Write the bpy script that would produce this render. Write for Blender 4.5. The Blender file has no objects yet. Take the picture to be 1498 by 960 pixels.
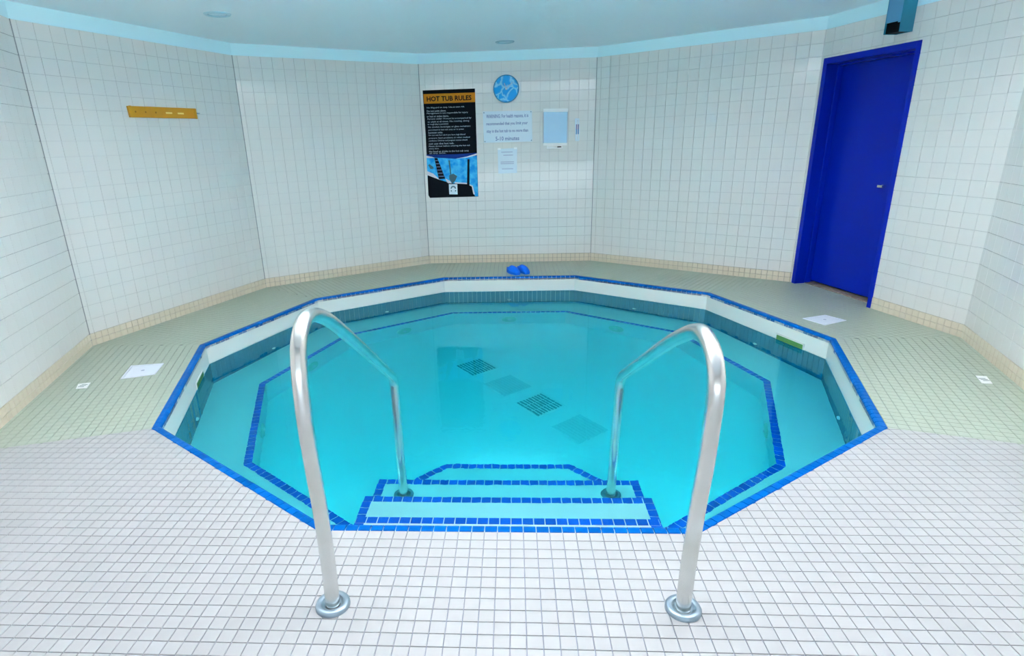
import bpy, bmesh, math, random
from mathutils import Vector, Matrix
random.seed(7)
PI = math.pi
sc = bpy.context.scene
COL = sc.collection

# ------------------------------------------------------------------ camera
def rad(a): return math.radians(a)
F, PIT, YAW, ROL, CX, CY = 858.209, .3279, -.0631, -.03, 699.948, 500.441
CAM = Vector((.04665, -4.3827, 1.5))
_fw = Vector((math.sin(YAW)*math.cos(PIT), math.cos(YAW)*math.cos(PIT), -math.sin(PIT)))
_r = Vector((math.cos(YAW), -math.sin(YAW), 0)); _u = _r.cross(_fw)
CR = math.cos(ROL)*_r + math.sin(ROL)*_u
CU = -math.sin(ROL)*_r + math.cos(ROL)*_u
cd = bpy.data.cameras.new('camera'); cam = bpy.data.objects.new('camera', cd); COL.objects.link(cam)
cd.sensor_width = 36; cd.lens = F/1498*36
cd.shift_x = (749-CX)/1498; cd.shift_y = (CY-480)/1498
cd.clip_start = .05
m = Matrix((CR, CU, -_fw)).transposed().to_4x4(); m.translation = CAM
cam.matrix_world = m
sc.camera = cam

def px(p):
    d = Vector(p)-CAM; z = d.dot(_fw)
    if z < .05: return None
    return CX+F*d.dot(CR)/z, CY-F*d.dot(CU)/z
def in_frame(p, mg=12):
    q = px(p)
    return q and -mg < q[0] < 1498+mg and -mg < q[1] < 960+mg

# ------------------------------------------------------------------ world, light, exposure
w = bpy.data.worlds.new('world'); sc.world = w; w.use_nodes = True
bg = w.node_tree.nodes['Background']
bg.inputs[0].default_value = (.75, .88, 1, 1); bg.inputs[1].default_value = 1.0
sc.view_settings.view_transform = 'Standard'
try: sc.view_settings.look = 'None'
except Exception: pass
sc.view_settings.gamma = 1; sc.view_settings.use_curve_mapping = False
sc.view_settings.exposure = 0.4
cy = sc.cycles
cy.max_bounces = 16; cy.diffuse_bounces = 10; cy.glossy_bounces = 6; cy.transmission_bounces = 12
cy.transparent_max_bounces = 12; cy.caustics_refractive = True; cy.caustics_reflective = True

def area(name, loc, aim, sx, sy, power, color):
    l = bpy.data.lights.new(name, 'AREA'); l.shape = 'RECTANGLE'; l.size = sx; l.size_y = sy
    l.energy = power; l.color = color
    o = bpy.data.objects.new(name, l); COL.objects.link(o); o.location = loc
    o.rotation_euler = (Vector(aim)-Vector(loc)).to_track_quat('-Z', 'Y').to_euler(); return o
WINDOW_POWER = 46
area('daylight', (0, -6.75, .50), (0, 0, .50), 5.0, .72, WINDOW_POWER, (.82, .92, 1))
FILL_DOWN_STRENGTH = 2.5
FILL_UP_STRENGTH = 78.0  # upward output of the added fill lamps
POOL_FILL_STRENGTH = 9.0  # output of the added underwater fill strips
FILL_LAMP_R = .33
FILL_COLOR = (1, .96, .97)

# ------------------------------------------------------------------ materials
def mat(name, color, rough=.5, metal=0, spec=.5, noise=None, bump=None, emit=None, coat=0):
    mt = bpy.data.materials.new(name); mt.use_nodes = True
    nt = mt.node_tree; b = nt.nodes['Principled BSDF']
    b.inputs['Base Color'].default_value = (*color, 1)
    b.inputs['Roughness'].default_value = rough; b.inputs['Metallic'].default_value = metal
    b.inputs['Specular IOR Level'].default_value = spec
    if coat: b.inputs['Coat Weight'].default_value = coat
    if noise:                                   # (scale, second colour, amount)
        tc = nt.nodes.new('ShaderNodeTexCoord'); n = nt.nodes.new('ShaderNodeTexNoise')
        n.inputs['Scale'].default_value = noise[0]; n.inputs['Detail'].default_value = 4
        nt.links.new(tc.outputs['Object'], n.inputs['Vector'])
        rp = nt.nodes.new('ShaderNodeMapRange'); rp.inputs[1].default_value = .35; rp.inputs[2].default_value = .7
        rp.inputs[4].default_value = noise[2]
        mx = nt.nodes.new('ShaderNodeMix'); mx.data_type = 'RGBA'
        mx.inputs[6].default_value = (*color, 1); mx.inputs[7].default_value = (*noise[1], 1)
        nt.links.new(n.outputs['Fac'], rp.inputs[0]); nt.links.new(rp.outputs[0], mx.inputs[0])
        nt.links.new(mx.outputs[2], b.inputs['Base Color'])
    if bump:                                    # (scale, strength)
        tc = nt.nodes.new('ShaderNodeTexCoord'); n = nt.nodes.new('ShaderNodeTexNoise')
        n.inputs['Scale'].default_value = bump[0]; n.inputs['Detail'].default_value = 3
        nt.links.new(tc.outputs['Object'], n.inputs['Vector'])
        bp = nt.nodes.new('ShaderNodeBump'); bp.inputs['Strength'].default_value = bump[1]; bp.inputs['Distance'].default_value = .01
        nt.links.new(n.outputs['Fac'], bp.inputs['Height']); nt.links.new(bp.outputs[0], b.inputs['Normal'])
    if emit:
        b.inputs['Emission Color'].default_value = (*emit[0], 1); b.inputs['Emission Strength'].default_value = emit[1]
    return mt
def per_piece(mt, amount):
    """slight colour difference from piece to piece"""
    nt = mt.node_tree; b = nt.nodes['Principled BSDF']
    oi = nt.nodes.new('ShaderNodeObjectInfo'); hs = nt.nodes.new('ShaderNodeHueSaturation')
    mr = nt.nodes.new('ShaderNodeMapRange'); mr.inputs[3].default_value = 1-amount; mr.inputs[4].default_value = 1+amount
    nt.links.new(oi.outputs['Random'], mr.inputs[0]); nt.links.new(mr.outputs[0], hs.inputs['Value'])
    src = b.inputs['Base Color']
    if src.is_linked: nt.links.new(src.links[0].from_socket, hs.inputs['Color'])
    else: hs.inputs['Color'].default_value = src.default_value
    nt.links.new(hs.outputs[0], src); return mt

M = {}
M['wall_tile'] = mat('wall_tile', (.795, .775, .745), .1, spec=.5)
M['wall_grout'] = mat('wall_grout', (.66, .64, .63), .8)
M['corner_joint'] = mat('corner_joint', (.30, .30, .30), .8)
M['base_tile'] = mat('base_tile', (.70, .62, .49), .3)
M['base_grout'] = mat('base_grout', (.28, .25, .22), .85)
M['deck_white'] = mat('deck_white', (.398, .405, .406), .38)
M['deck_cream'] = mat('deck_cream', (.375, .435, .350), .38)
M['deck_grout'] = mat('deck_grout', (.23, .26, .33), .9)
M['ceiling'] = mat('ceiling_paint', (.90, .945, .985), .7)
M['cyan'] = mat('cyan_paint', (.66, .92, .985), .55)
M['coping_blue'] = per_piece(mat('coping_blue', (.0, .085, .33), .3, spec=.05), .10)
M['deep_blue'] = per_piece(mat('deep_blue', (.0, .095, .55), .3, spec=.1), .13)
M['water_tile'] = per_piece(mat('water_tile', (.003, .15, .27), .25, spec=.3), .07)
M['pool_white'] = mat('pool_white', (.80, .755, .70), .35)
M['plaster'] = mat('pool_plaster', (.87, .87, .86), .55)
M['pool_grout'] = mat('pool_grout', (.72, .76, .78), .8)
M['steel'] = mat('stainless', (.80, .80, .78), .27, metal=1, noise=(6, (.60, .62, .55), .6))
M['zinc'] = mat('dull_steel', (.30, .385, .45), .35, metal=.8)
M['door_blue'] = mat('door_blue', (.0, .012, .30), .28, spec=.15)
M['door_dark'] = mat('gap_dark', (.03, .03, .04), .8)
M['threshold'] = mat('threshold_brown', (.16, .12, .09), .7, noise=(30, (.30, .26, .22), .8))
M['white'] = mat('white_plastic', (.93, .93, .93), .35)
M['lid_white'] = mat('lid_white', (.80, .84, .92), .5)
M['paper'] = mat('paper', (.72, .82, .90), .25)
M['board'] = mat('board_face', (.42, .66, .86), .3)
M['black'] = mat('black', (.003, .004, .006), .6, spec=.05)
M['poster_dark'] = mat('poster_dark', (.003, .006, .010), .6, spec=.05)
M['orange'] = mat('orange', (.50, .17, .004), .5, spec=.15)
M['print_white'] = mat('print_white', (.42, .52, .60), .5)
M['sign_ink'] = mat('sign_ink', (.16, .22, .44), .5)
M['ink_soft'] = mat('ink_soft', (.45, .50, .64), .5)
M['poster_blue'] = mat('poster_blue', (.0, .26, .72), .5, spec=.15, noise=(18, (.08, .58, .86), .9))
M['poster_navy'] = mat('poster_navy', (.0, .025, .20), .5, spec=.12)
M['poster_white'] = mat('poster_white', (.72, .68, .74), .4)
M['poster_teal'] = mat('poster_teal', (.01, .10, .14), .4)
M['rack'] = mat('rack_yellow', (.52, .25, .003), .35, noise=(9, (.60, .22, .01), .5))
M['slot'] = mat('slot_pale', (.80, .62, .22), .4)
M['hole'] = mat('hole_dark', (.25, .10, .0), .6)
M['clog'] = mat('clog_blue', (.0, .13, .72), .55, spec=.15)
M['clog_in'] = mat('clog_inside', (.0, .03, .18), .7)
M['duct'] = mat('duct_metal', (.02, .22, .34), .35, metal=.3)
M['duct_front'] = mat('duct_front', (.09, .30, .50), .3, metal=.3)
M['therm_purple'] = mat('therm_purple', (.20, .16, .34), .4)
M['therm_blue'] = mat('therm_blue', (.03, .22, .48), .4)
M['green'] = mat('skimmer_green', (.26, .42, .13), .5)
M['green_dark'] = mat('skimmer_dark', (.06, .20, .04), .6)
M['grate_dark'] = mat('grate_grey', (.10, .16, .18), .5)
M['slot_grey'] = mat('slot_grey', (.30, .34, .34), .5)
M['slot_faint'] = mat('slot_faint', (.64, .68, .68), .5)
M['grate_white'] = mat('grate_white', (.70, .74, .74), .5)
M['fitting'] = mat('fitting', (.80, .82, .80), .3)
M['fitting_dim'] = mat('fitting_dim', (.62, .76, .64), .4)
M['frame'] = mat('white_frame', (.75, .76, .78), .4)
M['lens'] = mat('lamp_lens', (.62, .80, .90), .3)
M['lamp_ring'] = mat('lamp_ring', (.42, .60, .68), .4, metal=.3)
M['fill_up'] = mat('fill_diffuser_up', (.9, .9, .9), .5, emit=(FILL_COLOR, FILL_UP_STRENGTH))
M['pool_fill'] = mat('pool_fill_lens', (.9, .9, .9), .5, emit=((.85, .95, 1), POOL_FILL_STRENGTH))
M['fill_down'] = mat('fill_diffuser', (.9, .9, .9), .5, emit=(FILL_COLOR, FILL_DOWN_STRENGTH))

# clock face: blue with pale rippled water print
mt = mat('clock_face', (.0, .33, .78), .3, spec=.15); M['clock'] = mt
nt = mt.node_tree; b = nt.nodes['Principled BSDF']
tc = nt.nodes.new('ShaderNodeTexCoord'); nz = nt.nodes.new('ShaderNodeTexNoise'); nz.inputs['Scale'].default_value = 9
vm = nt.nodes.new('ShaderNodeMix'); vm.data_type = 'VECTOR'; vm.inputs[0].default_value = .10
vo = nt.nodes.new('ShaderNodeTexVoronoi'); vo.feature = 'DISTANCE_TO_EDGE'; vo.inputs['Scale'].default_value = 9
rp = nt.nodes.new('ShaderNodeValToRGB'); rp.color_ramp.elements[0].color = (.30, .72, .92, 1)
rp.color_ramp.elements[1].color = (.0, .33, .78, 1); rp.color_ramp.elements[1].position = .12
nt.links.new(tc.outputs['Object'], nz.inputs['Vector']); nt.links.new(tc.outputs['Object'], vm.inputs[4])
nt.links.new(nz.outputs['Color'], vm.inputs[5]); nt.links.new(vm.outputs[1], vo.inputs['Vector'])
nt.links.new(vo.outputs['Distance'], rp.inputs[0]); nt.links.new(rp.outputs[0], b.inputs['Base Color'])

# water: refracting surface with faint ripples, absorbing volume
mt = bpy.data.materials.new('pool_water'); mt.use_nodes = True; M['water'] = mt
nt = mt.node_tree; nt.nodes.clear()
out = nt.nodes.new('ShaderNodeOutputMaterial'); gl = nt.nodes.new('ShaderNodeMixShader')
rf = nt.nodes.new('ShaderNodeBsdfRefraction'); rf.inputs['IOR'].default_value = 1.333; rf.inputs['Roughness'].default_value = 0
gy = nt.nodes.new('ShaderNodeBsdfGlossy'); gy.inputs['Roughness'].default_value = .02; gy.inputs['Color'].default_value = (.30, .85, .95, 1)
fs = nt.nodes.new('ShaderNodeFresnel'); fs.inputs['IOR'].default_value = 1.45
nt.links.new(fs.outputs[0], gl.inputs[0]); nt.links.new(rf.outputs[0], gl.inputs[1]); nt.links.new(gy.outputs[0], gl.inputs[2])
va = nt.nodes.new('ShaderNodeVolumeAbsorption')
va.inputs['Color'].default_value = (0, .950, .980, 1); va.inputs['Density'].default_value = 1.9
tc = nt.nodes.new('ShaderNodeTexCoord'); nz = nt.nodes.new('ShaderNodeTexNoise')
nz.inputs['Scale'].default_value = 16; nz.inputs['Detail'].default_value = 2
bp = nt.nodes.new('ShaderNodeBump'); bp.inputs['Distance'].default_value = .01; bp.inputs['Strength'].default_value = .05
nt.links.new(tc.outputs['Object'], nz.inputs['Vector']); nt.links.new(nz.outputs['Fac'], bp.inputs['Height'])
sx = nt.nodes.new('ShaderNodeSeparateXYZ'); mr = nt.nodes.new('ShaderNodeMapRange')      # the return jets ruffle the water near the steps
mr.inputs[1].default_value = -.5; mr.inputs[2].default_value = -1.5; mr.inputs[3].default_value = .03; mr.inputs[4].default_value = .075
nt.links.new(tc.outputs['Object'], sx.inputs[0]); nt.links.new(sx.outputs['Y'], mr.inputs[0]); nt.links.new(mr.outputs[0], bp.inputs['Strength'])
for n_ in (rf, gy, fs): nt.links.new(bp.outputs[0], n_.inputs['Normal'])
nt.links.new(gl.outputs[0], out.inputs['Surface']); nt.links.new(va.outputs[0], out.inputs['Volume'])

# window glass: thin clear pane
mt = bpy.data.materials.new('window_glass'); mt.use_nodes = True; M['glass'] = mt
nt = mt.node_tree; nt.nodes.clear()
out = nt.nodes.new('ShaderNodeOutputMaterial'); mx = nt.nodes.new('ShaderNodeMixShader'); mx.inputs[0].default_value = .06
tr = nt.nodes.new('ShaderNodeBsdfTransparent'); gs = nt.nodes.new('ShaderNodeBsdfGlossy'); gs.inputs['Roughness'].default_value = .02
nt.links.new(tr.outputs[0], mx.inputs[1]); nt.links.new(gs.outputs[0], mx.inputs[2]); nt.links.new(mx.outputs[0], out.inputs['Surface'])

# ------------------------------------------------------------------ helpers
def me(name, verts, faces, m, smooth=False):
    d = bpy.data.meshes.new(name); d.from_pydata([tuple(v) for v in verts], [], faces); d.update()
    if m: d.materials.append(m)
    if smooth:
        for p in d.polygons: p.use_smooth = True
    return d
def ob(name, data, parent=None, mat4=None):
    o = bpy.data.objects.new(name, data); COL.objects.link(o)
    if parent:
        o.parent = parent
        base = parent
        L = Vector((0, 0, 0))
        while base: L += base.location; base = base.parent
        o.location = -L                       # children are modelled in world coordinates
        if mat4 is not None: o.matrix_local = Matrix.Translation(-L) @ mat4
    elif mat4 is not None: o.matrix_local = mat4
    return o
def empty(name, loc):
    o = bpy.data.objects.new(name, None); COL.objects.link(o); o.location = loc; o.empty_display_size = .1; return o
def tag(o, label=None, cat=None, group=None, kind=None):
    if label: o['label'] = label
    if cat: o['category'] = cat
    if group: o['group'] = group
    if kind: o['kind'] = kind
    return o
class MB:
    """collects pieces of one mesh"""
    def __init__(s): s.v = []; s.f = []
    def add(s, v, f):
        n = len(s.v); s.v += [tuple(x) for x in v]; s.f += [tuple(i+n for i in q) for q in f]; return s
    def box(s, a, b, fr=None):
        (x0, y0, z0), (x1, y1, z1) = a, b
        v = [Vector(p) for p in ((x0,y0,z0),(x1,y0,z0),(x1,y1,z0),(x0,y1,z0),(x0,y0,z1),(x1,y0,z1),(x1,y1,z1),(x0,y1,z1))]
        if fr: v = [fr @ p for p in v]
        return s.add(v, [(3,2,1,0),(4,5,6,7),(0,1,5,4),(1,2,6,5),(2,3,7,6),(3,0,4,7)])
    def prism(s, poly, z0, z1, fr=None):
        n = len(poly); v = [Vector((x, y, z0)) for x, y in poly]+[Vector((x, y, z1)) for x, y in poly]
        if fr: v = [fr @ p for p in v]
        return s.add(v, [tuple(range(n-1, -1, -1)), tuple(range(n, 2*n))]+[(i, (i+1) % n, n+(i+1) % n, n+i) for i in range(n)])
    def lathe(s, prof, seg=32, fr=None):
        n = len(prof); v = []
        for k in range(seg):
            a = 2*PI*k/seg
            v += [Vector((r*math.cos(a), r*math.sin(a), z)) for r, z in prof]
        if fr: v = [fr @ p for p in v]
        f = [(k*n+i, ((k+1) % seg)*n+i, ((k+1) % seg)*n+i+1, k*n+i+1) for k in range(seg) for i in range(n-1)]
        return s.add(v, f)
    def tube(s, pts, r, seg=16, cap=True):
        pts = [Vector(p) for p in pts]; n = len(pts); v = []
        up = Vector((1, 0, 0))
        for i, p in enumerate(pts):
            t = (pts[min(i+1, n-1)]-pts[max(i-1, 0)]).normalized()
            a = (up-t*up.dot(t)).normalized(); c = t.cross(a)
            v += [p+r*(math.cos(2*PI*k/seg)*a+math.sin(2*PI*k/seg)*c) for k in range(seg)]
        f = [(i*seg+k, i*seg+(k+1) % seg, (i+1)*seg+(k+1) % seg, (i+1)*seg+k) for i in range(n-1) for k in range(seg)]
        if cap: f += [tuple(range(seg-1, -1, -1)), tuple(range((n-1)*seg, n*seg))]
        return s.add(v, f)
    def mesh(s, name, m, smooth=False): return me(name, s.v, s.f, m, smooth)
    def ob(s, name, m, parent=None, smooth=False, bevel=0):
        o = ob(name, s.mesh(name, m, smooth), parent)
        if bevel:
            md = o.modifiers.new('bevel', 'BEVEL'); md.width = bevel; md.segments = 2; md.limit_method = 'ANGLE'
        return o
def clip(poly, n, d):
    """keep n.p <= d"""
    o = []; L = len(poly)
    for i in range(L):
        a, b = poly[i], poly[(i+1) % L]
        da = n[0]*a[0]+n[1]*a[1]-d; db = n[0]*b[0]+n[1]*b[1]-d
        if da <= 0: o.append(a)
        if (da < 0 and db > 0) or (da > 0 and db < 0):
            t = da/(da-db); o.append((a[0]+t*(b[0]-a[0]), a[1]+t*(b[1]-a[1])))
    return o
def parea(p): return .5*sum(p[i][0]*p[(i+1) % len(p)][1]-p[(i+1) % len(p)][0]*p[i][1] for i in range(len(p)))
def tile_geo(poly, t, ch=.0012):
    """plan polygon (ccw) -> tile with a chamfered rim"""
    n = len(poly); cx = sum(p[0] for p in poly)/n; cyy = sum(p[1] for p in poly)/n
    rr = min(math.hypot(p[0]-cx, p[1]-cyy) for p in poly); k = max(.3, 1-ch*1.4/max(rr, .002))
    v = [(x, y, 0) for x, y in poly]+[(x, y, t-ch*.7) for x, y in poly]+[(cx+(x-cx)*k, cyy+(y-cyy)*k, t) for x, y in poly]
    f = []
    for i in range(n):
        j = (i+1) % n
        f += [(i, j, n+j, n+i), (n+i, n+j, 2*n+j, 2*n+i)]
    f.append(tuple(range(2*n, 3*n))); return v, f
def frame(O, U, V, N):
    m = Matrix((U, V, N)).transposed().to_4x4(); m.translation = O; return m
def dec(a, R): return Vector((R*math.cos(rad(a)), R*math.sin(rad(a)), 0))

def tile_region(region, fr, pu, pv, ou, ov, gap, t, m, parent, limit=300, tilt=0, name='tile', fieldname='tile_field', score=None, min_area=.10):
    """tiles the plan polygon `region` (coordinates of frame fr); the largest in view become objects"""
    u0 = min(p[0] for p in region); u1 = max(p[0] for p in region); v0 = min(p[1] for p in region); v1 = max(p[1] for p in region)
    N = (fr.to_3x3() @ Vector((0, 0, 1))); full = None; pieces = []
    for i in range(math.floor((u0-ou)/pu), math.ceil((u1-ou)/pu)):
        a0 = ou+i*pu+gap/2; a1 = a0+pu-gap
        colp = clip(clip(region, (1, 0), a1), (-1, 0), -a0)
        if len(colp) < 3: continue
        for j in range(math.floor((v0-ov)/pv), math.ceil((v1-ov)/pv)):
            b0 = ov+j*pv+gap/2; b1 = b0+pv-gap
            p = clip(clip(colp, (0, 1), b1), (0, -1), -b0)
            q = []
            for s in p:
                if not q or math.hypot(s[0]-q[-1][0], s[1]-q[-1][1]) > 2e-4: q.append(s)
            if len(q) > 2 and math.hypot(q[0][0]-q[-1][0], q[0][1]-q[-1][1]) < 2e-4: q.pop()
            if len(q) < 3: continue
            A = parea(q)
            if A < min_area*(pu-gap)*(pv-gap): continue
            isfull = A > .9995*(pu-gap)*(pv-gap)
            c = fr @ Vector(((a0+a1)/2, (b0+b1)/2, 0))
            d = CAM-c; size = A*max(d.normalized().dot(N), .02)/d.length_squared if in_frame(c) else -1
            pieces.append((size, isfull, (a0+a1)/2, (b0+b1)/2, q))
    pieces.sort(key=lambda x: -x[0])
    fm = MB(); n = 0
    hu, hv = (pu-gap)/2, (pv-gap)/2
    for size, isfull, uc, vc, q in pieces:
        tl = Matrix.Rotation(random.gauss(0, tilt), 4, 'X') @ Matrix.Rotation(random.gauss(0, tilt), 4, 'Y') if tilt else Matrix.Identity(4)
        loc = Matrix.Translation((uc, vc, 0)) @ tl
        if n < limit and size > 0:
            if isfull:
                if full is None: full = me(name, *tile_geo([(-hu, -hv), (hu, -hv), (hu, hv), (-hu, hv)], t), m)
                dta = full
            else: dta = me(name, *tile_geo([(x-uc, y-vc) for x, y in q], t), m)
            ob(name, dta, parent, fr @ loc); n += 1
        else:
            v, f = tile_geo([(x-uc, y-vc) for x, y in q], t); M4 = fr @ loc
            fm.add([M4 @ Vector(x) for x in v], f)
    if fm.v: tag(fm.ob(fieldname, m, parent), kind='stuff')
    return n

# ------------------------------------------------------------------ the room
RP, RW = 1.669*1.5, 2.281*1.5           # deck edge of the tub, wall corner radius
HT, HC = 2.403, 2.515                   # top of tiling, ceiling
WV = {a: dec(a, RW) for a in (216, 180, 144, 108, 72, 0, -36)}
WV[36] = Vector((2.988, 1.887, 0))
FRONT = -6.4
A1, A2 = WV[216], WV[-36]
P_ = .1149; BH = .105
def wframe(a, b):
    U = (b-a).normalized(); V = Vector((0, 0, 1)); return frame(a, U, V, U.cross(V)), (b-a).length
walls = [('wall_left', WV[216], WV[180], .03), ('wall_back_left', WV[180], WV[144], .045), ('wall_corner_left', WV[144], WV[108], .05),
         ('wall_back', WV[108], WV[72], .073), ('wall_back_right', WV[72], WV[36], .06), ('wall_door_side', WV[36], WV[0], .0), ('wall_right', WV[0], WV[-36], .05)]
bases = ['baseboard_left', 'baseboard_back_left', 'baseboard_corner_left', 'baseboard_back', 'baseboard_back_right', 'baseboard_door_side', 'baseboard_right']
DS0, DS1, DH = .030, 1.078, 2.154       # door frame on the door wall
for k, (nm, a, b, ph) in enumerate(walls):
    fr, L = wframe(a, b); TH = .10
    mb = MB()
    if nm == 'wall_door_side':
        mb.box((-.02, 0, -TH), (DS0, HC, -.0), fr).box((DS0, DH, -TH), (DS1, HC, 0), fr).box((DS1, 0, -TH), (L, HC, 0), fr)
        reg = [(DS1, BH), (L, BH), (L, HT), (0, HT), (0, BH), (DS0, BH), (DS0, DH), (DS1, DH)]
        breg = [(DS1, 0), (L, 0), (L, BH), (DS1, BH)]
    else:
        mb.box((0, 0, -TH), (L, HC, 0), fr)
        reg = [(0, BH), (L, BH), (L, HT), (0, HT)]; breg = [(0, 0), (L, 0), (L, BH), (0, BH)]
    wo = tag(mb.ob(nm, M['wall_grout']), kind='structure')
    tile_region(reg, fr, P_, P_, ph, BH, .0024, .007, M['wall_tile'], wo, tilt=.0045)
    bo = MB()
    bo.box((breg[0][0], 0, -.004), (L, BH, .001), fr)
    bo = tag(bo.ob(bases[k], M['base_grout']), kind='structure')
    tile_region(breg, fr, P_/2, BH/2, ph, 0, .0038, .010, M['base_tile'], bo, tilt=.003)
    tb = MB().box((0, HT, -.001), (L, HC, .006), fr)
    tag(tb.ob('trim_%d' % (k+1), M['cyan']), kind='structure')
# the part of the room behind the camera
for nm, a, b in (('wall_front_left', Vector((A1.x, FRONT, 0)), A1), ('wall_front_right', A2, Vector((A2.x, FRONT, 0)))):
    fr, L = wframe(a, b)
    wo = tag(MB().box((0, 0, -.1), (L, HC, 0), fr).ob(nm, M['wall_grout']), kind='structure')
    tile_region([(0, 0), (L, 0), (L, HT), (0, HT)], fr, P_, P_, 0, BH, .0028, .007, M['wall_tile'], wo, limit=0)
fr, L = wframe(Vector((A2.x, FRONT, 0)), Vector((A1.x, FRONT, 0)))
W0, W1, WZ0, WZ1 = .27, L-.27, .10, .88
mb = MB().box((0, 0, -.1), (L, WZ0, 0), fr).box((0, WZ1, -.1), (L, HC, 0), fr).box((0, WZ0, -.1), (W0, WZ1, 0), fr).box((W1, WZ0, -.1), (L, WZ1, 0), fr)
tag(mb.ob('wall_front', M['wall_tile']), kind='structure')
win = tag(empty('window_1', fr @ Vector((L/2, WZ0, 0))), kind='structure')
mb = MB(); nP = 6; pw = (W1-W0)/nP
for i in range(nP+1): mb.box((W0+i*pw-.03, WZ0, -.08), (W0+i*pw+.03, WZ1, -.02), fr)
mb.box((W0, WZ0, -.08), (W1, WZ0+.05, -.02), fr).box((W0, WZ1-.05, -.08), (W1, WZ1, -.02), fr)
mb.ob('window_frame', M['frame'], win)
for i in range(nP):
    MB().box((W0+i*pw+.03, WZ0+.05, -.053), (W0+(i+1)*pw-.03, WZ1-.05, -.047), fr).ob('pane', M['glass'], win)

# dark sealed joints in the wall corners
for k, a in enumerate((180, 144, 108, 72)):
    c = WV[a]*((RW-.011)/RW); d = c.normalized(); t = Vector((-d.y, d.x, 0))
    mb = MB().prism([(p.x, p.y) for p in (c-t*.004, c-t*.004+d*.02, c+t*.004+d*.02, c+t*.004)][::-1], .0, HT)
    tag(mb.ob('trim_%d' % (8+k), M['corner_joint']), kind='structure')
# ceiling
cp = [WV[216], WV[180], WV[144], WV[108], WV[72], WV[36], WV[0], WV[-36], Vector((A2.x, FRONT, 0)), Vector((A1.x, FRONT, 0))]
cp = [(p.x, p.y) for p in cp][::-1]
tag(MB().prism(cp, HC, HC+.08).ob('ceiling', M['ceiling']), kind='structure')

# ------------------------------------------------------------------ deck
PV = {a: dec(a, RP) for a in range(-180, 217, 36)}
PV.update({a: dec(a, RP) for a in (-108, -72, 108, 72)})
def pv(a): q = dec(a, RP); return (q.x, q.y)
def wv(a): return (WV[a].x, WV[a].y)
def ext(p, k=.0): return p
ND = Vector((math.cos(rad(-18)), math.sin(rad(-18))))
def seam(side):
    a = -36 if side > 0 else 216
    n = Vector((math.cos(rad(-18))*side, math.sin(rad(-18))))
    p = dec(a, RP); ap = RW*math.cos(rad(18)); t = ap-RP*math.cos(rad(18))
    return (p.x+n.x*t, p.y+n.y*t)
SR, SL = seam(1), seam(-1)
outer = [(-2.767, -6.4), (2.767, -6.4), wv(-36), wv(0), wv(36), wv(72), wv(108), wv(144), wv(180), wv(216)]
# grout bed under the tiles: a ring with the tub cut out, made from quads between the tub edge and the walls
ring_in = [pv(-108), pv(-72), pv(-36), pv(0), pv(36), pv(72), pv(108), pv(144), pv(180), pv(216)]
push = lambda p, k: (p[0]*k, p[1]*k)
ring_out = [(-2.767, -6.4), (2.767, -6.4)] + [push(p, 1.10) for p in outer[2:]]
v = [(x, y, 0) for x, y in ring_in]+[(x, y, 0) for x, y in ring_out]+[(x, y, -.12) for x, y in ring_in]+[(x, y, -.12) for x, y in ring_out]
f = []
for i in range(10):
    j = (i+1) % 10
    f += [(i, 10+i, 10+j, j), (20+i, 20+j, 30+j, 30+i), (i, j, 20+j, 20+i), (10+i, 30+i, 30+j, 10+j)]
floor = tag(ob('floor', me('floor', v, f, M['deck_grout'])), kind='structure')
TP = .0525; GAP = .0028; TT = .004
I4 = Matrix.Identity(4)
front = [pv(-108), pv(216), SL, wv(216), (-2.767, -5.2), (2.767, -5.2), wv(-36), SR, pv(-36), pv(-72)]
tile_region(front, I4, TP, TP, TP/2, -2.3810, GAP, TT, M['deck_white'], floor, limit=300, tilt=.0012, name='tile')
LB = {}
for a in (180, 144, 108, 72, 36, 0, 216):
    b = a-36
    mid = rad(a-18); n2 = Vector((math.cos(mid), math.sin(mid), 0)); t2 = Vector((-n2.y, n2.x, 0))
    O = n2*RP*math.cos(rad(18)); fr = frame(O, t2, n2*-1 if False else Vector((0, 0, 1)).cross(t2), Vector((0, 0, 1)))
    def loc(p): q = fr.inverted() @ Vector((p[0], p[1], 0)); return (q.x, q.y)
    if a == 216: reg = [pv(216), SL, wv(180), pv(180)]
    elif a == 0: reg = [pv(0), wv(0), SR, pv(-36)]
    else: reg = [pv(a), wv(a), wv(b), pv(b)]
    reg = [loc(p) for p in reg]
    if parea(reg) < 0: reg.reverse()
    tile_region(reg, fr, TP, TP, TP/2, 0, GAP, TT, M['deck_cream'], floor, limit=0, tilt=.0012)
    if a == 36:
        dfr, L = wframe(WV[36], WV[0])
        rec = [loc(dfr @ Vector((s, 0, n))) for s, n in ((DS0+.02, 0), (DS0+.02, -.17), (DS1-.02, -.17), (DS1-.02, 0))]
        if parea(rec) < 0: rec.reverse()
        tile_region(rec, fr, TP, TP, TP/2, 0, GAP, TT, M['deck_cream'], floor, limit=0)

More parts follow.
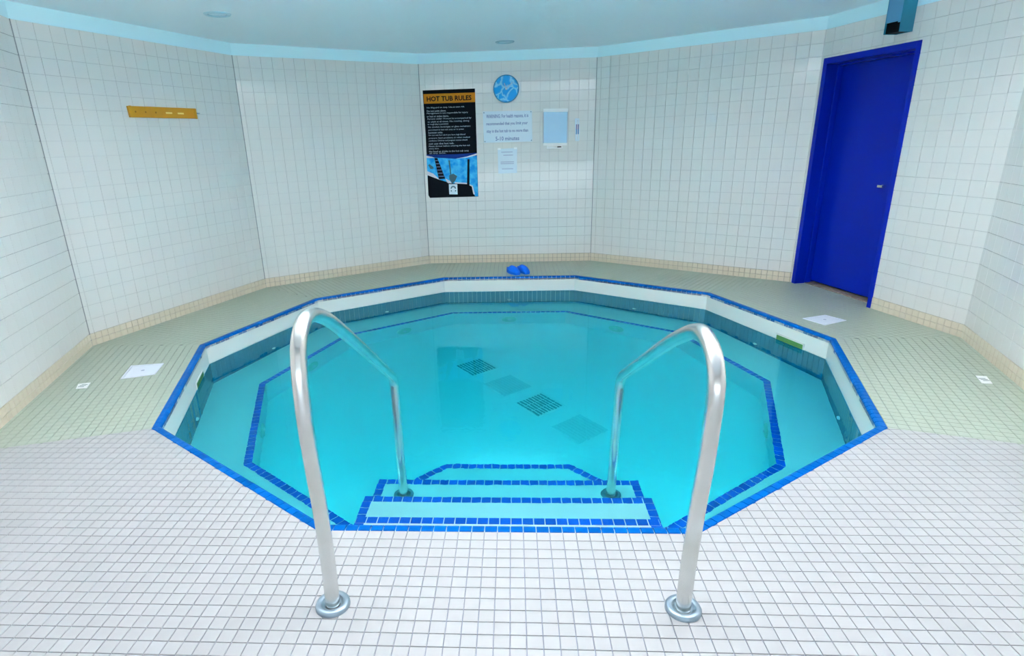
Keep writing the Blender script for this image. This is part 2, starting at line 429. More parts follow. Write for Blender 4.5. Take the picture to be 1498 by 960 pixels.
# ------------------------------------------------------------------ hot tub
ZW, ZB, ZF = -.16, -.65, -1.02          # water level, bench, floor of the tub
AI = 2.334                              # inner wall apothem
RI = AI/math.cos(rad(18)); RB = 2.006; AB = RB*math.cos(rad(18))
tub = tag(empty('hot_tub', (0, 0, ZF)), 'sunken ten-sided hot tub with blue tiled rim, bench and entry steps', 'hot tub')
angs = [18+36*k for k in range(10)]     # side normals
def sframe(a, ap, z):
    n = Vector((math.cos(rad(a)), math.sin(rad(a)), 0)); t = Vector((n.y, -n.x, 0))
    return frame(n*ap+Vector((0, 0, z)), t, Vector((0, 0, 1)), t.cross(Vector((0, 0, 1))))   # x along side, y up, z = towards the tub's centre
HI = AI*math.tan(rad(18)); HB = AB*math.tan(rad(18)); HO = RP*math.sin(rad(18))
# wall of the basin
mb = MB()
for a in angs:
    fr = sframe(a, AI, 0); mb.box((-HI-.01, ZB-.02, -.04), (HI+.01, -.012, 0), fr)
tag(mb.ob('basin_wall', M['pool_white'], tub), 'off-white wall face above the water line')
# submerged blue tile strips
TS = 2*HI/28
strip = None
for a in angs:
    fr = sframe(a, AI, 0)
    tag(MB().box((-HI, ZB, -.002), (HI, ZW-.01, .002), fr).ob('tile_bed', M['pool_grout'], tub), None)
    for i in range(28):
        if strip is None:
            vv, ff = tile_geo([(-TS/2+.0015, ZB+.002), (TS/2-.0015, ZB+.002), (TS/2-.0015, ZW-.012), (-TS/2+.0015, ZW-.012)], .005)
            strip = me('wall_tile', vv, ff, M['water_tile'])
        ob('wall_tile', strip, tub, fr @ Matrix.Translation((-HI+(i+.5)*TS, 0, .002)))
# bench: ring from the wall to its inner edge, left out where the steps go
SW = .76
mb = MB()
for a in angs:
    if a == 270: continue
    q = [dec(a-18, RI), dec(a+18, RI), dec(a+18, RB), dec(a-18, RB)]
    mb.prism([(p.x, p.y) for p in q], ZF-.05, ZB)
for s in (-1, 1):                       # the short ends beside the steps
    q = [(s*HI, -AI), (s*SW, -AI), (s*SW, -AB), (s*HB, -AB)] if SW < HI else None
    qq = [(s*HI, -AI), (s*HB, -AB), (s*(HB), -AI)]
    if parea(qq) < 0: qq.reverse()
    mb.prism(qq, ZF-.05, ZB)
bench = mb.ob('bench', M['plaster'], tub)
tag(MB().prism([(p.x, p.y) for p in [dec(18+36*k+18, RI) for k in range(10)]], ZF-.08, ZF).ob('basin_floor', M['plaster'], tub))
# blue edge tiles on the bench
nb = 23; eb = 2*HB/nb; TW = .05; et = None
for a in angs:
    if a == 270: continue
    fr = sframe(a, AB, ZB)
    for i in range(nb):
        x0 = -HB+i*eb+.0025; x1 = x0+eb-.005; t18 = math.tan(rad(18))
        if 0 < i < nb-1:
            if et is None:
                et = me('edge_tile', *tile_geo([(-eb/2+.0025, 0), (eb/2-.0025, 0), (eb/2-.0025, TW), (-eb/2+.0025, TW)], .004), M['deep_blue'])
            d, xm = et, -HB+(i+.5)*eb
        else:
            e0 = -TW*t18 if i == 0 else 0; e1 = TW*t18 if i == nb-1 else 0
            xm = -HB+(i+.5)*eb
            d = me('edge_tile', *tile_geo([(x0-xm, 0), (x1-xm, 0), (x1-xm+e1, TW), (x0-xm+e0, TW)], .004), M['deep_blue'])
        # frame: x along, y outwards from the centre, z up
        X = fr.to_3x3() @ Vector((1, 0, 0)); Z = Vector((0, 0, 1)); Y = Z.cross(X)
        g = frame(fr.translation, X, Y, Z)
        ob('edge_tile', d, tub, g @ Matrix.Translation((xm, 0, 0)))
# coping: one row of rounded blue tiles
bed = MB()
CW = RP*math.cos(rad(18))-AI
prof = [(0, -.030), (0, -.010), (.003, -.002), (.009, .003), (.018, .006), (CW-.004, .006), (CW, .003), (CW, -.030)]
nc = 29; pc = 2*HI/nc; cm = None
def coping(x0, x1, e0, e1, xm):
    v = []
    for xx, e in ((x0, e0), (x1, e1)):
        for c, z in prof: v.append((xx-xm+e*c*math.tan(rad(18)), c, z))
    n = len(prof)
    f = [tuple(range(n)), tuple(range(2*n-1, n-1, -1))]+[(i, n+i, n+(i+1) % n, (i+1) % n) for i in range(n)]
    return me('coping_tile', v, f, M['coping_blue'])
for a in angs:
    fr = sframe(a, AI, 0); X = fr.to_3x3() @ Vector((1, 0, 0)); Z = Vector((0, 0, 1)); g = frame(fr.translation, X, Z.cross(X), Z)
    bp_ = [(.004, -.031), (.004, -.012), (.013, -.002), (CW, .001), (CW, -.031)]; n = len(bp_); t18 = math.tan(rad(18))
    bed.add([g @ Vector((-HI-c*t18, c, z)) for c, z in bp_]+[g @ Vector((HI+c*t18, c, z)) for c, z in bp_],
            [tuple(range(n)), tuple(range(2*n-1, n-1, -1))]+[(q, n+q, n+(q+1) % n, (q+1) % n) for q in range(n)])
    for i in range(nc):
        x0 = -HI+i*pc+.0019; x1 = x0+pc-.0038; xm = (x0+x1)/2
        if 0 < i < nc-1:
            if cm is None: cm = coping(x0, x1, 0, 0, xm)
            d = cm
        else: d = coping(x0, x1, -1 if i == 0 else 0, 1 if i == nc-1 else 0, xm)
        ob('coping_tile', d, tub, g @ Matrix.Translation((xm, 0, 0)))
tag(bed.ob('coping_bed', M['pool_grout'], tub), 'white grout bed under the blue rim')
# entry steps
def step(poly, z, rows):
    s = tag(MB().prism(poly, ZF-.05, z).ob('step', M['plaster'], tub), 'white step tread bordered with blue tiles')
    for (x0, y0), (x1, y1), n in rows:   # a row of tiles along an edge, laid to its left side
        d = Vector((x1-x0, y1-y0, 0)); L = d.length; X = d.normalized(); Z = Vector((0, 0, 1)); g = frame(Vector((x0, y0, z)), X, Z.cross(X), Z)
        p = L/n; mm = me('step_tile', *tile_geo([(.0025, .001), (p-.0025, .001), (p-.0025, .046), (.0025, .046)], .004), M['deep_blue'])
        for i in range(n): ob('step_tile', mm, s, g @ Matrix.Translation((i*p, 0, 0)))
    return s
Y0, YA, YB, YC = -2.015, -1.686, -1.360, -1.022
XL, XA = .715, .765
step([(-XL, -AI), (XL, -AI), (XL, Y0), (-XL, Y0)], -.22, [((XL, Y0), (-XL, Y0), 27), ((-XL, Y0-.047), (-XL, -AI), 5), ((XL, -AI), (XL, Y0-.047), 5)])
step([(-XA, -AI), (XA, -AI), (XA, YA), (-XA, YA)], -.42, [((XA, YA), (-XA, YA), 29), ((-XA, YA-.047), (-XA, -AI), 11), ((XA, -AI), (XA, YA-.047), 11)])
step([(-XA, -AI), (XA, -AI), (XA, YB), (-XA, YB)], -.62, [((XA, YB), (-XA, YB), 29), ((-XA, YB-.047), (-XA, YA), 5), ((XA, YA), (XA, YB-.047), 5)])
step([(-XA, -AI), (XA, -AI), (XA, YB), (.405, YC), (-.405, YC), (-XA, YB)], -.82,
     [((.405, YC), (-.405, YC), 16), ((-.405, YC), (-XA, YB), 9), ((XA, YB), (.405, YC), 9)])
# jets on the tiled wall, fittings on the riser, skimmers
def disc(fr, r, t, name, m, parent): return MB().lathe([(0, t*1.0), (r*.55, t), (r*.6, t*.6), (r*.8, t*.9), (r, t*.4), (r, 0)], 20, fr).ob(name, m, parent, True)
for a in angs:
    if a == 270: continue
    fr = sframe(a, AI-.006, -.53)
    j = disc(fr, .022, .016, 'jet', M['fitting'], tub)
for a in angs:
    if a in (270, 234, 306): continue
    fr = sframe(a, AB, -.87)
    j = tag(disc(fr, .085, .02, 'suction_cover', M['fitting_dim'], tub), 'round greenish cover on the bench riser')
    MB().lathe([(0, .026), (.02, .026), (.024, .018)], 16, fr).ob('screw', M['fitting'], j, True)
def fill_strip(fr, h):                 # strip lamps added on hidden risers to brighten the water and ceiling
    pl = MB().box((-h-.02, -.028, 0), (h+.02, -.018, .022), fr).box((-h-.02, .018, 0), (h+.02, .028, .022), fr).box((-h-.02, -.018, 0), (-h, .018, .022), fr).box((h, -.018, 0), (h+.02, .018, .022), fr).ob('pool_fill_strip', M['fitting'], tub)
    MB().box((-h, -.018, 0), (h, .018, .014), fr).ob('lens', M['pool_fill'], pl)
for a in (234, 306): fill_strip(sframe(a, AB, -.74), .45)
fill_strip(frame(Vector((0, YC, -.90)), Vector((-1, 0, 0)), Vector((0, 0, 1)), Vector((0, 1, 0))), .36)
def skimmer(a, x0, x1, z0, z1):
    fr = sframe(a, AI, 0)
    s = tag(MB().box((x0, z0, 0), (x0+.012, z1, .006), fr).box((x1-.012, z0, 0), (x1, z1, .006), fr).box((x0, z1-.01, 0), (x1, z1, .006), fr).box((x0, z0, 0), (x1, z0+.01, .006), fr).ob('skimmer', M['pool_white'], tub), 'skimmer mouth at the water line')
    MB().box((x0+.01, z0+.008, .001), (x1-.01, z1-.008, .003), fr).ob('opening', M['green'], s)
    MB().box((x0+.01, z1-.045, .003), (x1-.01, z1-.008, .005), fr).ob('flap', M['green_dark'], s)
fr = sframe(18, AI, 0).inverted() @ Vector((2.288, .512, -.15))
g2 = sframe(18, AI, 0).inverted() @ Vector((2.385, .212, -.15))
skimmer(18, min(fr.x, g2.x), max(fr.x, g2.x), -.235, -.112)
fr = sframe(198, AI, 0).inverted() @ Vector((-2.281, -.535, -.15)); g2 = sframe(198, AI, 0).inverted() @ Vector((-2.372, -.253, -.15))
skimmer(198, min(fr.x, g2.x), max(fr.x, g2.x), -.235, -.110)
# drain grates in the tub floor
for k, (x, y) in enumerate(((-.300, .722), (-.012, .335), (.257, -.012), (.535, -.392))):
    R = Matrix.Translation((x, y, ZF)) @ Matrix.Rotation(rad(38), 4, 'Z')
    dark = k in (0, 2); h = .15
    gbed = MB().box((-h, -h, 0), (h, h, .004), R).ob('drain_grate', M['grate_white' if not dark else 'fitting'], tub)
    tag(gbed, 'grey slotted floor grate' if dark else 'pale slotted floor grate')
    n = 9
    for i in range(n):
        x0 = -h+.014+i*(2*h-.028)/n; x1 = x0+(2*h-.028)/n*(.62 if dark else .34)
        for y0, y1 in ((-h+.015, -.052), (-.045, .045), (.052, h-.015)):
            MB().box((x0, y0, .004), (x1, y1, .006), R).ob('slot', M['slot_grey' if dark else 'slot_faint'], gbed)
# the water
poly = [(p.x, p.y) for p in [dec(36*k, RI+.02) for k in range(10)]]
wat = tag(MB().prism(poly, ZF-.04, ZW).ob('water', M['water']), 'clear turquoise water filling the sunken hot tub', 'water', None, 'stuff')

# ------------------------------------------------------------------ handrails
def catmull(pts, n=6):
    P = [Vector(p) for p in pts]; o = []
    for i in range(len(P)-1):
        a, b, c, d = P[max(i-1, 0)], P[i], P[i+1], P[min(i+2, len(P)-1)]
        for k in range(n):
            t = k/n; o.append(.5*((2*b)+(c-a)*t+(2*a-5*b+4*c-d)*t*t+(3*b-a-3*c+d)*t*t*t))
    o.append(P[-1]); return o
def handrail(xb, xf, yz, label):
    y0, y1 = yz[0][0], yz[-1][0]
    pts = [(xb+(xf-xb)*min(1, max(0, (y-y0)/(y1-y0))), y, z) for y, z in yz]
    h = tag(empty('handrail', (xb, y0, 0)), label, 'handrail')
    MB().tube(catmull(pts, 7), .0245, 20).ob('rail_tube', M['steel'], h, True)
    for (x, y, z, r, nm) in ((xb, y0, TT, .059, 'deck_flange'), (xf, y1, -.62, .056, 'step_flange')):
        R = Matrix.Translation((x, y, z))
        f = MB().lathe([(.0255, .004), (.033, .004), (.035, .014), (.037, .0165), (.044, .0170), (r-.008, .0165), (r-.003, .014), (r, .008), (r, 0)], 36, R).ob(nm, M['zinc'], h, True)
    return h
handrail(-.583, -.590, [(-2.792, .0), (-2.786, .20), (-2.793, .40), (-2.808, .56), (-2.817, .71), (-2.813, .84), (-2.802, .905), (-2.782, .961), (-2.732, 1.000), (-2.680, 1.008), (-2.615, .995), (-2.507, .948), (-2.352, .857), (-2.093, .693), (-1.753, .473), (-1.600, .374), (-1.562, .347), (-1.538, .318), (-1.527, .280), (-1.522, .18), (-1.520, -.03), (-1.514, -.30), (-1.509, -.62)],
         'left stainless steel handrail arching from the deck into the tub')
handrail(.603, .585, [(-2.783, .0), (-2.788, .15), (-2.818, .42), (-2.845, .59), (-2.858, .73), (-2.863, .818), (-2.852, .874), (-2.816, .920), (-2.760, .943), (-2.690, .948), (-2.586, .912), (-2.427, .833), (-2.221, .716), (-1.961, .566), (-1.690, .410), (-1.640, .376), (-1.604, .346), (-1.585, .305), (-1.576, .24), (-1.553, .072), (-1.530, -.07), (-1.512, -.35), (-1.497, -.62)],
         'right stainless steel handrail arching from the deck into the tub')

# ------------------------------------------------------------------ door
dfr, L = wframe(WV[36], WV[0])
door = tag(empty('door_1', WV[36]+Vector((.10, -.5, 0))), kind='structure')
mb = MB()
mb.box((DS0, 0, -.21), (DS0+.05, DH, .014), dfr).box((DS1-.045, 0, -.21), (DS1, DH, .014), dfr).box((DS0+.05, DH-.055, -.21), (DS1-.045, DH, .014), dfr)
mb.box((DS0+.05, 0, -.155), (DS0+.066, DH-.055, -.10), dfr).box((DS0+.066, DH-.071, -.155), (DS1-.045, DH-.055, -.10), dfr).box((DS1-.061, 0, -.155), (DS1-.045, DH-.071, -.10), dfr)
mb.ob('door_frame', M['door_blue'], door, bevel=.003)
leaf = MB().box((DS0+.053, .035, -.20), (DS1-.048, DH-.058, -.158), dfr).ob('door_leaf', M['door_blue'], door, bevel=.003)
hs = .815
MB().box((hs-.010, 1.020, -.158), (hs+.010, 1.045, -.125), dfr).box((hs-.045, 1.022, -.130), (hs+.010, 1.043, -.115), dfr).ob('door_handle', M['steel'], leaf, bevel=.002)
MB().box((DS0+.05, 0, -.21), (DS1-.045, .014, -.10), dfr).ob('threshold', M['threshold'], door)
MB().box((DS0-.02, 0, -.26), (DS1+.02, DH, -.212), dfr).ob('back_panel', M['door_dark'], door)
for z in (.30, 1.05, 1.85):
    MB().box((DS0+.046, z-.05, -.158), (DS0+.054, z+.05, -.140), dfr).ob('hinge', M['door_blue'], door)
# metal box over the door
s0, s1, dp, zb = .815, .968, .126, 2.228
bx = tag(empty('duct_box', dfr @ Vector(((s0+s1)/2, zb, .06))), 'teal metal box on the wall above the blue door', 'duct')
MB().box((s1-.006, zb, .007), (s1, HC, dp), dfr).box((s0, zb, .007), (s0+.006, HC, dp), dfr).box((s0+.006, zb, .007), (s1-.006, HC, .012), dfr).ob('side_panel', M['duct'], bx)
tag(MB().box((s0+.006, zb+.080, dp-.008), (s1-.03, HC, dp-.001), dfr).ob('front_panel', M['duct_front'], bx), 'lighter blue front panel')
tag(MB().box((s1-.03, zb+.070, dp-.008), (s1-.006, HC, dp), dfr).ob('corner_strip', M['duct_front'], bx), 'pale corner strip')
tag(MB().box((s0+.006, zb+.004, .012), (s1-.006, zb+.09, dp-.012), dfr).ob('dark_hollow', M['black'], bx), 'black block standing for the shade in the open underside')  # solid black block in place of the shade inside the hollow box

# ------------------------------------------------------------------ things on the back wall
bfr, L = wframe(WV[108], WV[72])
OFF = .0072
def flat(poly, n0, n1, name, m, parent): 
    if parea(poly) < 0: poly = poly[::-1]
    return MB().prism(poly, n0, n1, bfr).ob(name, m, parent)
def rect(x0, y0, x1, y1): return [(x0, y0), (x1, y0), (x1, y1), (x0, y1)]
def text(body, x0, x1, z0, z1, n, name, m, parent, fit=True, bold=0):
    """lettering as flat mesh filling x0..x1, z0..z1"""
    cu = bpy.data.curves.new('lettering', 'FONT'); cu.body = body; cu.size = 1; cu.offset = bold; cu.resolution_u = 2
    to = bpy.data.objects.new('lettering', cu); COL.objects.link(to)
    dg = bpy.context.evaluated_depsgraph_get(); d = bpy.data.meshes.new_from_object(to.evaluated_get(dg))
    bpy.data.objects.remove(to); bpy.data.curves.remove(cu)
    xs = [v.co.x for v in d.vertices]; ys = [v.co.y for v in d.vertices]
    a, b, c, e = min(xs), max(xs), min(ys), max(ys)
    for v in d.vertices:
        v.co = bfr @ Vector((x0+(v.co.x-a)/(b-a)*(x1-x0), z0+(v.co.y-c)/(e-c)*(z1-z0), n))
    d.materials.clear(); d.materials.append(m); d.name = name
    return ob(name, d, parent)
# poster
po = tag(empty('poster', bfr @ Vector((.355, .848, OFF))), 'black hot tub rules poster with orange heading and pool picture', 'poster')
flat([(.038, 2.112), (.046, 1.60), (.040, .880), (.058, .848), (.676, .850), (.671, 2.113)], OFF, OFF+.004, 'sheet', M['poster_dark'], po)
n0 = OFF+.004
def art(pts, lvl, name, m): flat(pts, n0+.0004*lvl, n0+.0004*lvl+.0004, name, m, po)
art([(.046, 2.070), (.046, 1.962), (.671, 1.962), (.672, 2.069)], 0, 'heading_band', M['orange'])
text('HOT TUB RULES', .083, .627, 1.985, 2.042, n0+.0007, 'heading', M['black'], po, bold=.03)
art([(.043, 1.361), (.153, 1.334), (.402, 1.315), (.673, 1.344), (.671, 1.378), (.42, 1.368), (.043, 1.374)], 0, 'navy_band', M['poster_navy'])
art([(.043, 1.334), (.172, 1.336), (.402, 1.315), (.673, 1.345), (.674, .853), (.20, .853), (.041, 1.10)], 0, 'pool_picture', M['poster_blue'])
art([(.043, 1.361), (.110, 1.346), (.150, 1.331), (.043, 1.334)], 1, 'shore', M['poster_white'])
art([(.402, 1.315), (.55, 1.338), (.673, 1.372), (.673, 1.352), (.56, 1.327)], 1, 'wave', M['poster_white'])
art([(.042, 1.176), (.118, 1.143), (.202, 1.063), (.127, 1.060), (.042, 1.120)], 1, 'white_curb', M['poster_white'])
art([(.384, 1.034), (.535, 1.021), (.609, .985), (.634, .880), (.600, .880), (.383, .99)], 1, 'white_curb', M['poster_white'])
art([(.266, 1.083), (.328, 1.047), (.345, 1.018), (.29, 1.02)], 1, 'white_curb', M['poster_white'])
art([(.044, 1.127), (.19, 1.069), (.28, 1.04), (.301, 1.024), (.427, 1.014), (.534, 1.006), (.596, .975), (.612, .887), (.640, .853), (.060, .851), (.046, .90)], 2, 'dark_shape', M['poster_dark'])
art([(.140, 1.331), (.178, 1.330), (.266, 1.079), (.184, 1.074)], 3, 'dark_path', M['poster_dark'])
for i in range(6):
    t = .12+i*.15; xa = .140+(.184-.140)*t; xb = .178+(.266-.178)*t; zz = 1.331+(1.077-1.331)*t
    art(rect(xa+.004, zz-.004, xb-.004, zz+.003), 4, 'rung', M['sign_ink'])
art([(.314, 1.300), (.333, 1.299), (.343, 1.12), (.331, 1.12)], 3, 'dark_pole', M['poster_teal'])
art([(.318, 1.12), (.369, 1.137), (.418, 1.106), (.391, 1.052), (.352, 1.014), (.316, 1.078)], 3, 'dark_bush', M['poster_teal'])
art([(.554, 1.305), (.579, 1.305), (.566, .92), (.534, .95)], 3, 'dark_pole', M['poster_dark'])
art([(.060, 1.245), (.075, 1.26), (.12, 1.225), (.125, 1.205), (.085, 1.20)], 1, 'dark_bush', M['poster_teal'])
art([(.307, 1.011), (.414, 1.009), (.413, .883), (.308, .886)], 3, 'logo_card', M['paper'])
for pts in ([(.326, .957), (.340, .983), (.352, .989), (.349, .968), (.340, .955)], [(.352, .989), (.372, .989), (.366, .970), (.356, .968)], [(.372, .989), (.386, .981), (.398, .955), (.383, .955), (.374, .968)], [(.328, .936), (.340, .936), (.344, .920), (.330, .920)], [(.384, .936), (.396, .936), (.394, .920), (.380, .920)]):
    art(pts, 4, 'logo_mark', M['poster_teal'])
rules = [('No lifeguard on duty. Use at own risk', .079, .537, 1.903, 1.924), ('Do not swim alone.', .077, .312, 1.867, 1.888),
         ('Management is not responsible for injury', .075, .577, 1.838, 1.860), ('or lost or stolen items.', .073, .341, 1.806, 1.827),
         ('Persons under 14 must be accompanied by', .080, .616, 1.774, 1.796), ('an adult at all times. No running, diving', .080, .589, 1.741, 1.763),
         ('or rough play is permitted.', .078, .336, 1.713, 1.735), ('No alcohol, beverages or glass containers', .082, .603, 1.680, 1.703),
         ('permitted in hot tub area or in areas', .084, .520, 1.648, 1.669), ('between units.', .084, .261, 1.619, 1.640),
         ('Do not use hot tub if you have high blood', .084, .536, 1.587, 1.608), ('pressure, heart problems or other medical', .083, .593, 1.553, 1.574),
         ('conditions. Children and pregnant women should', .081, .560, 1.522, 1.543), ('not use the hot tub.', .082, .395, 1.490, 1.511),
         ('Please shower before entering the hot tub', .080, .590, 1.457, 1.479), ('every time.', .081, .206, 1.430, 1.450),
         ('No food or drinks in the hot tub area', .080, .572, 1.398, 1.418), ('at any time.', .083, .289, 1.376, 1.394)]
for b_, x0, x1, z0, z1 in rules: text(b_, x0, x1, z0, z1, n0+.0011, 'rule_line', M['print_white'], po)
# clock
cf = bfr @ Matrix.Translation((1.045, 2.097, OFF))
ck = tag(empty('wall_clock', cf.translation), 'round blue wall clock with water pattern above the warning sign', 'clock')
R_ = .155
MB().lathe([(R_-.012, .026), (R_-.008, .031), (R_-.002, .029), (R_, .022), (R_, 0)], 48, cf).ob('rim', mat('clock_rim', (.03, .28, .52), .3), ck, True)
fo = ob('face', MB().lathe([(0, .022), (R_-.009, .022)], 48).mesh('face', M['clock']), ck, cf)
for ang, ln, wd, nm in ((-48, .10, .007, 'minute_hand'), (20, .065, .009, 'hour_hand')):
    MB().box((-wd/2, -.015, .023), (wd/2, ln, .025), cf @ Matrix.Rotation(rad(ang), 4, 'Z')).ob(nm, M['ink_soft'], ck)
MB().lathe([(0, .029), (.008, .028), (.009, .024)], 16, cf).ob('hub', M['fitting'], ck, True)
# warning sign
ws = tag(empty('warning_sign', bfr @ Vector((1.058, 1.49, OFF))), 'white warning sign with four lines of blue-grey lettering under the clock', 'sign')
flat([(.758, 1.853), (1.353, 1.845), (1.358, 1.492), (.763, 1.493)], OFF, OFF+.004, 'sign_board', M['paper'], ws)
for b_, x0, x1, z0, z1 in (('WARNING: For health reasons, it is', .799, 1.308, 1.766, 1.816), ('recommended that you limit your', .798, 1.302, 1.682, 1.728), ('stay in the hot tub to no more than', .800, 1.306, 1.596, 1.644), ('5-10 minutes', .908, 1.198, 1.512, 1.560)):
    text(b_, x0, x1, z0, z1, OFF+.0045, 'sign_line', M['sign_ink'], ws, bold=.02)
for x, z in ((.772, 1.838), (1.340, 1.832), (.776, 1.506), (1.346, 1.506)): MB().lathe([(0, .007), (.005, .006), (.006, .004)], 10, bfr @ Matrix.Translation((x, z, OFF))).ob('screw', M['grate_dark'], ws, True)
# notice
no = tag(empty('notice', bfr @ Vector((1.05, 1.124, OFF))), 'small white laminated notice below the warning sign', 'notice')
flat([(.931, 1.416), (1.171, 1.422), (1.167, 1.126), (.933, 1.123)], OFF, OFF+.003, 'sheet', M['paper'], no)
for x0, x1, z in ((.975, 1.115, 1.372), (1.0, 1.12, 1.335), (.965, 1.13, 1.255), (.965, 1.13, 1.235), (.98, 1.12, 1.172)):
    flat(rect(x0, z, x1, z+.010), OFF+.003, OFF+.0035, 'text_block', M['ink_soft'], no)
for x, z in ((.95, 1.405), (1.15, 1.408)): flat(rect(x-.018, z, x+.018, z+.022), OFF+.003, OFF+.004, 'tape', M['white'], no)
# whiteboard and pen
wb = tag(empty('whiteboard', bfr @ Vector((1.635, 1.42, OFF))), 'small whiteboard with pale blue face right of the warning sign', 'whiteboard')
flat([(1.492, 1.823), (1.781, 1.817), (1.779, 1.464), (1.495, 1.470)], OFF, OFF+.010, 'panel', M['board'], wb)
flat([(1.488, 1.861), (1.783, 1.856), (1.783, 1.818), (1.490, 1.824)], OFF, OFF+.018, 'top_rail', M['white'], wb)
flat([(1.492, 1.470), (1.780, 1.464), (1.780, 1.434), (1.491, 1.440)], OFF, OFF+.018, 'bottom_rail', M['white'], wb)
for xx in (1.489, 1.776): flat(rect(xx, 1.464, xx+.007, 1.822), OFF, OFF+.012, 'side_rail', M['ink_soft'], wb)
tr = tag(MB().box((1.535, 1.402, OFF), (1.725, 1.408, OFF+.045), bfr).box((1.535, 1.408, OFF+.040), (1.725, 1.414, OFF+.045), bfr).box((1.535, 1.402, OFF), (1.725, 1.436, OFF+.004), bfr).ob('pen_tray', M['white'], wb), None)
pf = bfr @ Matrix.Translation((1.548, 1.417, OFF+.022)) @ Matrix.Rotation(rad(90), 4, 'Y')
pen = tag(empty('marker_pen', pf.translation), 'white marker pen with black cap on the whiteboard tray', 'pen')
MB().lathe([(0, 0), (.007, 0), (.0085, .004), (.0085, .115), (.0, .115)], 14, pf).ob('barrel', M['white'], pen, True)
tag(MB().lathe([(.0, .112), (.0095, .112), (.0095, .155), (.006, .162), (0, .162)], 14, pf).ob('cap', M['black'], pen, True), 'black cap')
# thermometer
th = tag(empty('thermometer', bfr @ Vector((1.9, 1.48, OFF))), 'narrow white thermometer strip right of the whiteboard', 'thermometer')
flat([(1.868, 1.735), (1.885, 1.742), (1.922, 1.738), (1.928, 1.486), (1.915, 1.480), (1.880, 1.483)], OFF, OFF+.008, 'plate', M['paper'], th)
flat(rect(1.885, 1.617, 1.919, 1.673), OFF+.008, OFF+.010, 'upper_scale', M['therm_purple'], th)
flat(rect(1.885, 1.560, 1.919, 1.617), OFF+.008, OFF+.010, 'lower_scale', M['therm_blue'], th)
MB().tube([bfr @ Vector((1.902, 1.50, OFF+.012)), bfr @ Vector((1.902, 1.72, OFF+.012))], .004, 8).ob('tube', M['white'], th, True)

# ------------------------------------------------------------------ yellow rack on the left wall
lfr, L = wframe(WV[180], WV[144])
rk = tag(empty('wall_rack', lfr @ Vector((1.15, 1.785, .01))), 'yellow rectangular rail with slots screwed to the left wall', 'rack')
MB().prism([(.787, 1.783), (1.515, 1.789), (1.513, 1.879), (.780, 1.873)], .0072, .026, lfr).ob('rail_plate', M['rack'], rk, bevel=.003)
for x in (.845, .945, 1.05): MB().lathe([(0, .0275), (.008, .0275), (.008, .026)], 12, lfr @ Matrix.Translation((x, 1.829, 0))).ob('hole', M['hole'], rk)
for x in (1.155, 1.285): MB().box((x, 1.822, .026), (x+.07, 1.836, .0272), lfr).ob('slot', M['slot'], rk)
for x in (.80, 1.498): MB().box((x-.012, 1.786, .026), (x+.012, 1.876, .028), lfr).ob('end_strip', M['rack'], rk)
MB().tube([lfr @ Vector((1.512, 1.838, .015)), lfr @ Vector((1.555, 1.838, .015))], .006, 10).ob('end_pin', M['zinc'], rk, True)

# ------------------------------------------------------------------ ceiling downlights and added fill lamps
def downlight(x, y, label):
    R = Matrix.Translation((x, y, HC)) @ Matrix.Rotation(PI, 4, 'X')
    d = tag(empty('downlight', (x, y, HC)), label, 'ceiling light', 'downlights')
    MB().lathe([(.066, -.004), (.070, .006), (.080, .010), (.098, .008), (.104, 0)], 36, R).ob('lamp_ring', M['lamp_ring'], d, True)
    MB().lathe([(0, .004), (.040, .002), (.068, -.001)], 28, R).ob('lens', M['lens'], d, True)
downlight(-2.256, .706, 'round recessed ceiling downlight above the left wall')
downlight(-.016, 2.623, 'round recessed ceiling downlight in front of the clock')
downlight(2.23, .62, 'round recessed ceiling downlight nearest the blue door')
for k, (x, y) in enumerate(((-1.1, -2.06), (.2, -2.0), (1.5, -1.94))):  # fill lamps added out of view to brighten the ceiling and back walls
    c = tag(empty('added_fill_lamp', (x, y, HC)), 'round white fill lamp added out of view, shining up and down, '+('left over the tub', 'over the middle of the tub', 'right over the tub')[k], 'ceiling light', 'added fill lamps')
    h = FILL_LAMP_R if k < 3 else FILL_LAMP_R*.6; D = Matrix.Translation((x, y, HC))
    HG = .36
    MB().lathe([(0, 0), (.06, 0), (.06, -.02), (.008, -.025), (.008, -HG), (0, -HG)], 16, D).ob('stem', M['frame'], c)
    MB().lathe([(h-.012, .01-HG), (h, .005-HG), (h, -HG-.05), (h-.012, -HG-.05), (h-.012, .01-HG)], 36, D).ob('lamp_body', M['frame'], c, True)
    MB().lathe([(h-.012, -HG-.058), (0, -HG-.058)], 36, D).ob('diffuser', M['fill_down'], c)
    MB().lathe([(0, -HG), (h-.012, -HG)], 36, D).ob('upper_diffuser', M['fill_up'], c)

